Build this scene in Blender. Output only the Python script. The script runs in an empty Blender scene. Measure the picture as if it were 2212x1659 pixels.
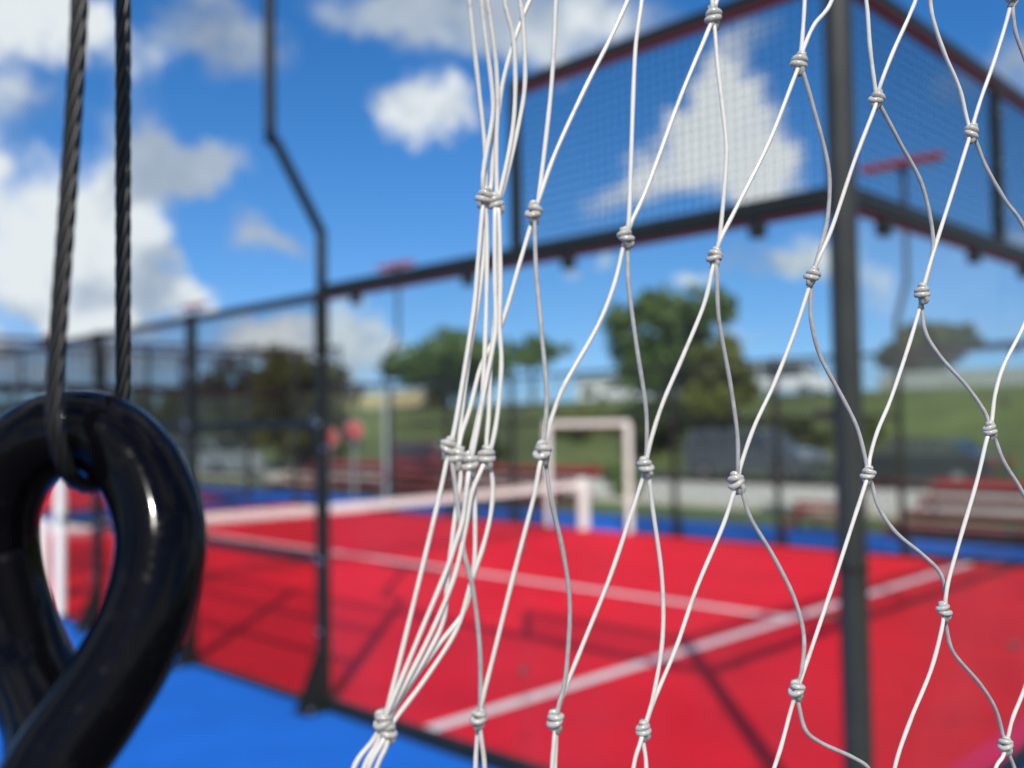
import bpy, bmesh, math, random
from mathutils import Vector, Matrix, noise
R = random.Random(7)
sc = bpy.context.scene
COL = sc.collection

# ---------------------------------------------------------------- camera
CP = Vector((1.91216, -4.00068, 2.01507))
yaw, pit, rol = 2.35193939, 0.04174297, -0.01444666
FD = 2081.54                       # focal length in 2212-wide pixels
d_ = Vector((math.cos(yaw)*math.cos(pit), math.sin(yaw)*math.cos(pit), math.sin(pit)))
r0 = d_.cross(Vector((0, 0, 1))).normalized(); u0 = r0.cross(d_)
r_ = r0*math.cos(rol)+u0*math.sin(rol); u_ = u0*math.cos(rol)-r0*math.sin(rol)
cam = bpy.data.cameras.new('camera'); co = bpy.data.objects.new('camera', cam); COL.objects.link(co)
co.matrix_world = Matrix(((r_.x, u_.x, -d_.x, CP.x), (r_.y, u_.y, -d_.y, CP.y), (r_.z, u_.z, -d_.z, CP.z), (0, 0, 0, 1)))
cam.sensor_width = 36; cam.lens = FD/2212*36
cam.clip_start = 0.02; cam.clip_end = 4000
cam.dof.use_dof = True; cam.dof.focus_distance = 0.352; cam.dof.aperture_fstop = 6.1
sc.camera = co
def at(px, py, dist):              # point seen at (px,py) of the photo, at a given depth in metres
    return CP + (d_ + r_*((px-1106)/FD) - u_*((py-829.5)/FD))*dist
def atY(px, py, Y):
    v = at(px, py, 1)-CP
    return CP+v*((Y-CP.y)/v.y)

# ---------------------------------------------------------------- world, sun, exposure
SUN = Vector((.84, -.88, 1.0)).normalized()
w = bpy.data.worlds.new('World'); sc.world = w; w.use_nodes = True
nt = w.node_tree; N = nt.nodes; L = nt.links; N.clear()
def nd(t, **k):
    n = N.new(t)
    for a, b in k.items(): setattr(n, a, b)
    return n
def mth(op, a, b=None, c=None, clamp=False):
    n = N.new('ShaderNodeMath'); n.operation = op; n.use_clamp = clamp
    for i, x in enumerate((a, b, c)):
        if x is None: continue
        if isinstance(x, (int, float)): n.inputs[i].default_value = x
        else: L.new(x, n.inputs[i])
    return n.outputs[0]
def vm(op, a, b=None):
    n = N.new('ShaderNodeVectorMath'); n.operation = op
    for i, x in enumerate((a, b)):
        if x is None: continue
        if isinstance(x, (tuple, Vector)): n.inputs[i].default_value = tuple(x)
        else: L.new(x, n.inputs[i])
    return n.outputs['Value'] if op in ('DOT_PRODUCT', 'LENGTH') else n.outputs[0]
out = nd('ShaderNodeOutputWorld'); bg = nd('ShaderNodeBackground')
sky = nd('ShaderNodeTexSky', sky_type='NISHITA', sun_disc=False)
sky.sun_elevation = math.asin(SUN.z); sky.sun_rotation = math.atan2(SUN.x, SUN.y)
sky.altitude = 0; sky.air_density = 1.25; sky.dust_density = 0.3; sky.ozone_density = 3.0
hs = nd('ShaderNodeHueSaturation'); hs.inputs['Saturation'].default_value = 1.38; hs.inputs['Value'].default_value = 1.30
L.new(sky.outputs[0], hs.inputs['Color'])
tc = nd('ShaderNodeTexCoord'); dirv = tc.outputs['Generated']
L.new(vm('ADD', dirv, (0, 0, .10)), sky.inputs[0])
dd = mth('MAXIMUM', vm('DOT_PRODUCT', dirv, d_), 0.05)
uu = mth('DIVIDE', vm('DOT_PRODUCT', dirv, r_), dd)
vv = mth('DIVIDE', vm('DOT_PRODUCT', dirv, u_), dd)
cx = nd('ShaderNodeCombineXYZ'); L.new(uu, cx.inputs[0]); L.new(vv, cx.inputs[1])
n1 = nd('ShaderNodeTexNoise'); n1.inputs['Scale'].default_value = 9; n1.inputs['Detail'].default_value = 5; n1.inputs['Roughness'].default_value = .68
L.new(dirv, n1.inputs['Vector'])
wv = vm('SUBTRACT', n1.outputs['Color'], (.5, .5, .5))
wv = vm('MULTIPLY', wv, (.17, .14, 0))
p = vm('ADD', cx.outputs[0], wv)
# cumulus of the day: centre x, y, half width, half height, weight, brightness
CL = [(60, 500, 230, 140, 1.25, 1.0), (180, 560, 170, 110, 1.1, 1.0), (250, 470, 110, 90, .9, .72), (0, 330, 60, 40, .5, .9), (90, 640, 150, 40, .7, .55),
      (40, 40, 190, 90, 1.1, .92), (190, 90, 90, 80, .7, .9), (320, 150, 70, 70, .6, .8), (30, 190, 90, 45, .7, .75), (90, 250, 90, 50, .45, .5),
      (430, 40, 100, 110, .95, .5), (520, 110, 110, 70, .6, .5), (280, 310, 90, 90, .85, .7), (340, 385, 120, 75, 1.0, .5), (460, 385, 95, 62, 1.0, .74), (260, 600, 150, 60, 1.0, .45),
      (930, 245, 95, 68, 1.1, .86), (1010, 250, 60, 60, .8, .85), (850, 230, 60, 40, .35, .7),
      (820, 0, 170, 60, .7, .62), (1010, 40, 190, 95, .95, .62), (1170, 60, 150, 100, .95, .78), (1330, 30, 130, 70, .7, .75),
      (1530, 190, 62, 90, .95, .9), (1570, 310, 115, 110, 1.0, .88), (1680, 380, 80, 60, .9, .85), (1400, 370, 100, 62, .7, .75), (1290, 420, 80, 50, .6, .75),
      (600, 515, 95, 42, .75, .6), (420, 620, 70, 42, 1.1, .92), (200, 672, 85, 36, .9, .95), (330, 660, 90, 40, .6, .65), (560, 690, 90, 35, .6, .7),
      (620, 730, 130, 45, .7, .8), (250, 780, 380, 80, .8, .62), (745, 700, 60, 80, .85, .85), (770, 790, 120, 50, .8, .75),
      (1650, 545, 150, 45, .6, .62), (1770, 530, 90, 60, .9, .9), (1870, 610, 60, 60, .6, .8), (1600, 730, 240, 30, .3, .7), (1490, 610, 50, 30, .7, .85), (1260, 575, 50, 30, .6, .75),
      (2060, 175, 100, 55, .5, .5), (2215, 130, 90, 80, .9, .55), (2225, 560, 80, 40, .6, .8), (2150, 740, 90, 40, .5, .75), (1590, 90, 80, 60, .45, .6),
      (-150, 300, 160, 120, .9, .9), (2420, 300, 150, 120, .9, .8), (700, -160, 260, 90, .8, .7), (1700, -230, 260, 100, .8, .7), (-200, 760, 240, 90, .9, .9), (2500, 700, 220, 80, .7, .8)]
ws = bs = None
for x, y, a, b, wt, br in CL:
    u = (x-1106)/FD; v = -(y-829.5)/FD
    q = vm('SUBTRACT', p, (u, v, 0)); q = vm('MULTIPLY', q, (FD/a/1.25, FD/b/1.25, 0))
    mr = nd('ShaderNodeMapRange', interpolation_type='SMOOTHSTEP'); L.new(vm('LENGTH', q), mr.inputs[0])
    for i, t in enumerate((1.25, 0.0, 0.0, wt)): mr.inputs[i+1].default_value = t
    g = mr.outputs[0]
    bs = mth('MULTIPLY', g, br) if bs is None else mth('MULTIPLY_ADD', g, br, bs)
    ws = g if ws is None else mth('ADD', ws, g)
n2 = nd('ShaderNodeTexNoise'); n2.inputs['Scale'].default_value = 14; n2.inputs['Detail'].default_value = 6; n2.inputs['Roughness'].default_value = .62
L.new(dirv, n2.inputs['Vector'])
# unseen rest of the sky: scattered cloud, thickened to make ambient light less blue
n3 = nd('ShaderNodeTexNoise'); n3.inputs['Scale'].default_value = 3.2; n3.inputs['Detail'].default_value = 7
L.new(dirv, n3.inputs['Vector'])
inside = nd('ShaderNodeMapRange', interpolation_type='SMOOTHSTEP'); L.new(vm('DOT_PRODUCT', dirv, d_), inside.inputs[0])
for i, t in enumerate((.60, .78, 0, 1)): inside.inputs[i+1].default_value = t
els = nd('ShaderNodeMapRange'); L.new(n3.outputs[0], els.inputs[0])
for i, t in enumerate((.45, .60, 0, 1)): els.inputs[i+1].default_value = t
gen = els.outputs[0]
dens = mth('MULTIPLY', ws, mth('MULTIPLY_ADD', n2.outputs[0], 2.4, -.20))
mrd = nd('ShaderNodeMapRange', interpolation_type='SMOOTHSTEP'); L.new(dens, mrd.inputs[0])
for i, t in enumerate((.10, .98, 0, 1)): mrd.inputs[i+1].default_value = t
mixd = nd('ShaderNodeMix'); L.new(inside.outputs[0], mixd.inputs[0]); L.new(gen, mixd.inputs[2]); L.new(mrd.outputs[0], mixd.inputs[3])
bri = mth('DIVIDE', bs, mth('MAXIMUM', ws, .001))
mixb = nd('ShaderNodeMix'); L.new(inside.outputs[0], mixb.inputs[0]); mixb.inputs[2].default_value = .85; L.new(bri, mixb.inputs[3])
b2 = mth('MULTIPLY_ADD', mth('SUBTRACT', n2.outputs[0], .5), .7, mixb.outputs[0])
cr = nd('ShaderNodeValToRGB'); L.new(b2, cr.inputs[0])
K = 9.0
e = cr.color_ramp.elements
e[0].position = .38; e[0].color = (.25, .33, .47, 1); e[1].position = .86; e[1].color = (.88, .94, .97, 1)
m = e.new(.72); m.color = (.50, .59, .70, 1)
ck = vm('MULTIPLY', cr.outputs[0], (K, K, K))
mx = nd('ShaderNodeMix', data_type='RGBA'); L.new(mth('MULTIPLY', mixd.outputs[0], .98), mx.inputs[0]); tint = vm('MULTIPLY', hs.outputs[0], (.88, .88, 1.04)); L.new(tint, mx.inputs[6]); L.new(ck, mx.inputs[7])
L.new(mx.outputs[2], bg.inputs[0]); bg.inputs[1].default_value = .1
L.new(bg.outputs[0], out.inputs[0])
w.cycles.sampling_method = 'MANUAL'; w.cycles.sample_map_resolution = 512
sl = bpy.data.lights.new('sun', 'SUN'); sl.energy = 4.8; sl.angle = math.radians(.53); sl.color = (1, .945, .86)
so = bpy.data.objects.new('sun', sl); COL.objects.link(so); so.rotation_euler = SUN.to_track_quat('Z', 'Y').to_euler(); so.location = (20, -20, 30)
vs = sc.view_settings; vs.view_transform = 'Standard'; vs.look = 'None'; vs.exposure = 0; vs.gamma = 1; vs.use_curve_mapping = False
sc.cycles.transparent_max_bounces = 48; sc.cycles.max_bounces = 8; sc.cycles.sample_clamp_indirect = 6

# ---------------------------------------------------------------- materials
def mat(name, col, rough=.6, metal=0, var=0, scale=6, bump=0, bscale=60, spec=.5, coat=0, sss=0, trans=0, stretch=None):
    m = bpy.data.materials.new(name); m.use_nodes = True
    t = m.node_tree; b = t.nodes['Principled BSDF']
    b.inputs['Base Color'].default_value = (*col, 1); b.inputs['Roughness'].default_value = rough; b.inputs['Metallic'].default_value = metal
    b.inputs['Specular IOR Level'].default_value = spec; b.inputs['Coat Weight'].default_value = coat; b.inputs['Coat Roughness'].default_value = .08
    b.inputs['Transmission Weight'].default_value = trans
    if sss: b.inputs['Subsurface Weight'].default_value = sss; b.inputs['Subsurface Scale'].default_value = .0012; b.inputs['Subsurface Radius'].default_value = (1, 1, 1)
    c = t.nodes.new('ShaderNodeTexCoord')
    if var:
        n = t.nodes.new('ShaderNodeTexNoise'); n.inputs['Scale'].default_value = scale; n.inputs['Detail'].default_value = 6; n.inputs['Roughness'].default_value = .65
        if stretch:
            mp = t.nodes.new('ShaderNodeMapping'); mp.inputs['Scale'].default_value = stretch; t.links.new(c.outputs['Object'], mp.inputs[0]); t.links.new(mp.outputs[0], n.inputs['Vector'])
        else: t.links.new(c.outputs['Object'], n.inputs['Vector'])
        r = t.nodes.new('ShaderNodeValToRGB'); r.color_ramp.elements[0].position = .3; r.color_ramp.elements[1].position = .7
        r.color_ramp.elements[0].color = (*[x*(1-var) for x in col], 1); r.color_ramp.elements[1].color = (*[min(1, x*(1+var)) for x in col], 1)
        t.links.new(n.outputs[0], r.inputs[0]); t.links.new(r.outputs[0], b.inputs['Base Color'])
    if bump:
        n = t.nodes.new('ShaderNodeTexNoise'); n.inputs['Scale'].default_value = bscale; n.inputs['Detail'].default_value = 4
        t.links.new(c.outputs['Object'], n.inputs['Vector'])
        bp = t.nodes.new('ShaderNodeBump'); bp.inputs['Strength'].default_value = bump; bp.inputs['Distance'].default_value = .01 if bscale < 500 else .00006
        t.links.new(n.outputs[0], bp.inputs['Height']); t.links.new(bp.outputs[0], b.inputs['Normal'])
    return m
M = dict(
    red=mat('red_court_turf', (.76, .006, .018), .85, var=.16, scale=.8, bump=.5, bscale=400, spec=.2),
    blue=mat('blue_apron_turf', (.008, .125, .54), .85, var=.12, scale=1.2, bump=.5, bscale=400, spec=.2),
    line=mat('painted_line', (.80, .70, .70), .8, var=.2, scale=14),
    steel=mat('dark_coated_steel', (.011, .013, .011), .5, var=.25, scale=9, spec=.3),
    pole=mat('grey_coated_pole', (.030, .032, .029), .36, var=.2, scale=5, spec=.35),
    wire=mat('black_mesh_wire', (.007, .008, .008), .6, spec=.15),
    bolt=mat('zinc_bolt', (.6, .6, .58), .3, metal=1), chrome=mat('chrome_dome_nut', (.85, .85, .83), .07, metal=1),
    white=mat('white_painted_steel', (.84, .86, .78), .45, var=.06, scale=5),
    tape=mat('white_net_tape', (.86, .86, .80), .7, var=.1, scale=8, bump=.4, bscale=50),
    netting=mat('black_net_twine', (.02, .02, .02), .8),
    lamp=mat('red_painted_steel', (.30, .035, .022), .5, var=.15, scale=8),
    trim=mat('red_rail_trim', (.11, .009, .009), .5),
    lamp_grey=mat('dull_steel_patch_fitting', (.10, .09, .09), .6, metal=.5),
    lens=mat('lamp_glass', (.55, .57, .58), .15),
    grass=mat('mown_grass', (.075, .115, .028), .95, var=.45, scale=1.7, bump=1, bscale=18),
    slope=mat('rough_slope_grass', (.085, .108, .026), .95, var=.55, scale=.16, bump=1, bscale=6),
    field=mat('distant_field', (.09, .12, .04), .95, var=.4, scale=.05),
    concrete=mat('pale_concrete', (.56, .53, .45), .9, var=.18, scale=1.5, bump=.4, bscale=30),
    asphalt=mat('grey_asphalt', (.055, .055, .057), .9, var=.2, scale=3, bump=.4, bscale=50),
    barrier=mat('weathered_concrete', (.30, .32, .30), .9, var=.25, scale=1.2),
    tan=mat('tan_render', (.52, .42, .23), .9, var=.15, scale=1),
    orange=mat('orange_plastic', (.55, .24, .03), .6, var=.1),
    bench=mat('red_bench_paint', (.30, .014, .014), .55, var=.2, scale=3),
    bench2=mat('worn_pink_board', (.38, .12, .10), .7, var=.25, scale=4),
    bark=mat('bark', (.09, .07, .05), .95, var=.3, scale=5, bump=1, bscale=12),
    tyre=mat('tyre_rubber', (.02, .02, .02), .85), rim=mat('alloy_rim', (.5, .5, .5), .3, metal=1),
    carglass=mat('tinted_car_glass', (.02, .026, .03), .05, spec=1),
    greyp=mat('grey_car_paint', (.085, .10, .115), .3, metal=.3, coat=.8), blackp=mat('black_car_paint', (.012, .014, .022), .3, coat=.8),
    redp=mat('dark_red_car_paint', (.16, .010, .015), .3, coat=.8), whitep=mat('white_car_paint', (.78, .80, .80), .35, coat=.6), silverp=mat('silver_car_paint', (.42, .44, .45), .32, metal=.4, coat=.6),
    headl=mat('headlight_glass', (.85, .87, .9), .06, metal=.7), taill=mat('tail_light', (.4, .01, .01), .2),
    sign=mat('red_sign_face', (.50, .05, .055), .5), post=mat('galvanised_post', (.45, .50, .48), .5, metal=.3),
    gloss=mat('black_glossy_coating', (.002, .002, .003), .075, spec=.13, bump=.02, bscale=900),
    matte=mat('black_matte_steel', (.003, .003, .004), .55, spec=.05),
    rope=mat('black_coated_wire_rope', (.010, .0095, .009), .40, spec=.4, var=.35, scale=1500, bump=.3, bscale=2500),
    twine=mat('white_nylon_twine', (.63, .605, .56), .28, var=.13, scale=420, spec=.5, sss=.25, bump=.25, bscale=1500),
    twine_shade=mat('shaded_nylon_twine', (.42, .41, .40), .20, var=.18, scale=300, spec=.6, sss=.25, trans=.15, bump=.25, bscale=1500),  # greyer, more translucent twine: shade partly painted in for cords slanting down right
    knot=mat('clear_nylon_knot', (.70, .68, .64), .14, var=.15, scale=500, spec=.7, trans=.45, sss=.3, bump=.3, bscale=1200),
)
def specks(m, lo, hi, c1, c2, scale):
    t = m.node_tree; b = t.nodes['Principled BSDF']; c = t.nodes.new('ShaderNodeTexCoord')
    n = t.nodes.new('ShaderNodeTexNoise'); n.inputs['Scale'].default_value = scale; n.inputs['Detail'].default_value = 8; n.inputs['Roughness'].default_value = .75
    t.links.new(c.outputs['Object'], n.inputs['Vector'])
    r = t.nodes.new('ShaderNodeMapRange'); t.links.new(n.outputs[0], r.inputs[0]); r.inputs[1].default_value = .5; r.inputs[2].default_value = .72; r.inputs[3].default_value = lo; r.inputs[4].default_value = hi
    t.links.new(r.outputs[0], b.inputs['Roughness'])
    if c1:
        q = t.nodes.new('ShaderNodeValToRGB'); q.color_ramp.elements[0].position = .55; q.color_ramp.elements[1].position = .8
        q.color_ramp.elements[0].color = (*c1, 1); q.color_ramp.elements[1].color = (*c2, 1)
        t.links.new(n.outputs[0], q.inputs[0]); t.links.new(q.outputs[0], b.inputs['Base Color'])
specks(M['gloss'], .07, .30, (.002, .002, .003), (.010, .0095, .009), 220)
specks(M['twine'], .25, .5, (.62, .60, .56), (.38, .35, .31), 110)
def leafmat(name, c1, c2):
    m = bpy.data.materials.new(name); m.use_nodes = True; t = m.node_tree; b = t.nodes['Principled BSDF']
    g = t.nodes.new('ShaderNodeNewGeometry'); r = t.nodes.new('ShaderNodeValToRGB')
    r.color_ramp.elements[0].color = (*c1, 1); r.color_ramp.elements[1].color = (*c2, 1)
    t.links.new(g.outputs['Random Per Island'], r.inputs[0]); t.links.new(r.outputs[0], b.inputs['Base Color']); b.inputs['Roughness'].default_value = .6
    tr = t.nodes.new('ShaderNodeBsdfTranslucent'); t.links.new(r.outputs[0], tr.inputs[0])
    ms = t.nodes.new('ShaderNodeMixShader'); ms.inputs[0].default_value = .38
    t.links.new(b.outputs[0], ms.inputs[1]); t.links.new(tr.outputs[0], ms.inputs[2]); t.links.new(ms.outputs[0], t.nodes['Material Output'].inputs[0])
    return m
M['leaf_mid'] = leafmat('mid_green_leaves', (.07, .13, .03), (.18, .26, .075))
M['leaf_dark'] = leafmat('dark_green_leaves', (.04, .06, .016), (.12, .145, .035))
M['leaf_olive'] = leafmat('olive_leaves', (.11, .13, .025), (.26, .28, .055))
M['leaf_olive2'] = leafmat('deep_olive_leaves', (.05, .055, .014), (.15, .15, .03))
g = bpy.data.materials.new('clear_tempered_glass'); g.use_nodes = True; t = g.node_tree; t.nodes.clear()
o_ = t.nodes.new('ShaderNodeOutputMaterial'); tr = t.nodes.new('ShaderNodeBsdfTransparent'); tr.inputs[0].default_value = (.93, .955, .95, 1)
gl = t.nodes.new('ShaderNodeBsdfGlossy'); gl.inputs['Roughness'].default_value = .01; fr = t.nodes.new('ShaderNodeFresnel'); geo = t.nodes.new('ShaderNodeNewGeometry'); io = t.nodes.new('ShaderNodeMapRange'); io.inputs[3].default_value = 1.15; io.inputs[4].default_value = 1/1.15
t.links.new(geo.outputs['Backfacing'], io.inputs[0]); t.links.new(io.outputs[0], fr.inputs[0])
ms = t.nodes.new('ShaderNodeMixShader'); t.links.new(fr.outputs[0], ms.inputs[0]); t.links.new(tr.outputs[0], ms.inputs[1]); t.links.new(gl.outputs[0], ms.inputs[2])
df = t.nodes.new('ShaderNodeBsdfDiffuse'); df.inputs[0].default_value = (.55, .56, .58, 1)      # dust film
nz = t.nodes.new('ShaderNodeTexNoise'); nz.inputs['Scale'].default_value = 1.3; nz.inputs['Detail'].default_value = 5
tcg = t.nodes.new('ShaderNodeTexCoord'); t.links.new(tcg.outputs['Object'], nz.inputs['Vector'])
mg = t.nodes.new('ShaderNodeMapRange'); t.links.new(nz.outputs[0], mg.inputs[0]); mg.inputs[1].default_value = .35; mg.inputs[2].default_value = .7; mg.inputs[3].default_value = .002; mg.inputs[4].default_value = .014
ms2 = t.nodes.new('ShaderNodeMixShader'); t.links.new(mg.outputs[0], ms2.inputs[0]); t.links.new(ms.outputs[0], ms2.inputs[1]); t.links.new(df.outputs[0], ms2.inputs[2])
t.links.new(ms2.outputs[0], o_.inputs[0]); M['glass'] = g

# ---------------------------------------------------------------- mesh helpers
class MB:
    def __init__(s): s.v = []; s.f = []
    def box(s, x0, x1, y0, y1, z0, z1):
        n = len(s.v)
        s.v += [(x, y, z) for z in (z0, z1) for y in (y0, y1) for x in (x0, x1)]
        s.f += [tuple(n+i for i in q) for q in ((0, 2, 3, 1), (4, 5, 7, 6), (0, 1, 5, 4), (2, 6, 7, 3), (0, 4, 6, 2), (1, 3, 7, 5))]; return s
    def tube(s, pts, rad, sides=10, caps=True, closed=False):
        pts = [Vector(p) for p in pts]; n0 = len(s.v); k = len(pts); ref = None
        for i, p in enumerate(pts):
            a = pts[(i-1) % k] if closed else pts[max(i-1, 0)]; b = pts[(i+1) % k] if closed else pts[min(i+1, k-1)]
            t = (b-a).normalized()
            if ref is None:
                ref = t.orthogonal().normalized()
            ref = (ref-t*ref.dot(t)).normalized(); bi = t.cross(ref)
            rr = rad[i] if isinstance(rad, (list, tuple)) else rad
            for j in range(sides):
                an = 2*math.pi*j/sides
                s.v.append(tuple(p+ref*(rr*math.cos(an))+bi*(rr*math.sin(an))))
        for i in range(k if closed else k-1):
            for j in range(sides):
                a = n0+i*sides+j; b = n0+i*sides+(j+1) % sides
                c = n0+((i+1) % k)*sides+(j+1) % sides; e = n0+((i+1) % k)*sides+j
                s.f.append((a, b, c, e))
        if caps and not closed:
            s.f.append(tuple(n0+j for j in range(sides))[::-1]); s.f.append(tuple(n0+(k-1)*sides+j for j in range(sides)))
        return s
    def prism(s, poly, axis, a, b):        # polygon extruded along an axis
        n = len(s.v); k = len(poly)
        for q in (a, b):
            for (x, y) in poly:
                s.v.append({'x': (q, x, y), 'y': (x, q, y), 'z': (x, y, q)}[axis])
        s.f.append(tuple(n+i for i in range(k))); s.f.append(tuple(n+k+i for i in range(k))[::-1])
        for i in range(k): s.f.append((n+i, n+k+i, n+k+(i+1) % k, n+(i+1) % k))
        return s
    def data(s, name, smooth=False, bevel=0):
        me = bpy.data.meshes.new(name); me.from_pydata(s.v, [], s.f); me.update()
        bm = bmesh.new(); bm.from_mesh(me); bmesh.ops.recalc_face_normals(bm, faces=bm.faces)
        if bevel: bmesh.ops.bevel(bm, geom=list(bm.edges), offset=bevel, segments=1, affect='EDGES')
        bm.to_mesh(me); bm.free()
        if smooth: me.polygons.foreach_set('use_smooth', [True]*len(me.polygons))
        return me
def link(name, me, m=None, parent=None, loc=(0, 0, 0), rot=(0, 0, 0)):
    o = bpy.data.objects.new(name, me); COL.objects.link(o); o.location = loc; o.rotation_euler = rot
    if m is not None and not me.materials: me.materials.append(M[m])
    if parent: o.parent = parent
    return o
def tag(o, label=None, cat=None, group=None, kind=None):
    if label: o['label'] = label
    if cat: o['category'] = cat
    if group: o['group'] = group
    if kind: o['kind'] = kind
    return o
def thing(name, label, cat, loc=(0, 0, 0), rz=0, group=None):
    o = bpy.data.objects.new(name, None); COL.objects.link(o); o.location = loc; o.rotation_euler = (0, 0, rz); o.empty_display_size = .1
    return tag(o, label, cat, group)
def crom(pts, n=8):
    out = []; P = [Vector(p) for p in pts]; P = [P[0]*2-P[1]]+P+[P[-1]*2-P[-2]]
    for i in range(1, len(P)-2):
        a, b, c, e = P[i-1:i+3]
        for k in range(n):
            t = k/n
            out.append(.5*((2*b)+(c-a)*t+(2*a-5*b+4*c-e)*t*t+(3*b-a-3*c+e)*t**3))
    out.append(P[-2]); return out
def copytree(o, parent=None):
    c = o.copy(); COL.objects.link(c); c.parent = parent
    for ch in list(o.children): copytree(ch, c)
    return c

# ---------------------------------------------------------------- setting: ground, courts, road
def sheet(name, x0, x1, y0, y1, z, m):
    mb = MB(); n = 1
    mb.v = [(x0, y0, z), (x1, y0, z), (x1, y1, z), (x0, y1, z)]; mb.f = [(0, 1, 2, 3)]
    return tag(link(name, mb.data(name), m), kind='structure')
sheet('ground', -1500, 1500, -1500, 1500, -.03, 'field')
sheet('lawn', -140, 60, 12.6, 29, -.012, 'grass')
sheet('apron', -60, .3, -14, 12.6, -.004, 'blue')
sheet('walkway', .3, 30, -14, 12.6, -.008, 'asphalt')
def court_ground(ox):
    sheet('court_surface', ox-20, ox, 0, 10, .001, 'red')
    l = .10
    for a in ((ox-3.13, ox-3.0, 0.04, 9.96), (ox-17, ox-16.87, .04, 9.96)): sheet('court_line', *a, .005, 'line')
    sheet('court_line', ox-16.87, ox-3.13, 4.935, 5.065, .005, 'line')
court_ground(0); court_ground(-22.4)
sheet('pavement', -140, 60, 15.6, 23.0, 0.0, 'concrete')
sheet('parking_lane', -140, 60, 23.0, 27.0, .004, 'asphalt')
kb = MB(); kb.box(-140, 60, 15.45, 15.6, -.03, .12); tag(link('kerb', kb.data('kerb'), 'concrete'), kind='structure')
# road embankment
mb = MB(); prof = [(28.5, -.05), (30, .15), (34, .95), (38, 1.85), (42, 2.95), (44.4, 3.5), (46, 3.52), (60, 3.5), (75, 3.0), (140, 2.0), (400, 1.0)]
xs = [-400+i*8 for i in range(76)]
for x in xs:
    for (y, z) in prof:
        k = noise.noise(Vector((x*.07, y*.1, 0)))*.22 if 29 < y < 44 else 0
        mb.v.append((x, y, z+k))
n = len(prof)
for i in range(len(xs)-1):
    for j in range(n-1): mb.f.append((i*n+j, (i+1)*n+j, (i+1)*n+j+1, i*n+j+1))
tag(link('embankment', mb.data('embankment', True), 'slope'), kind='structure')
sheet('road', -400, 200, 46.6, 56.6, 3.56, 'asphalt')

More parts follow.
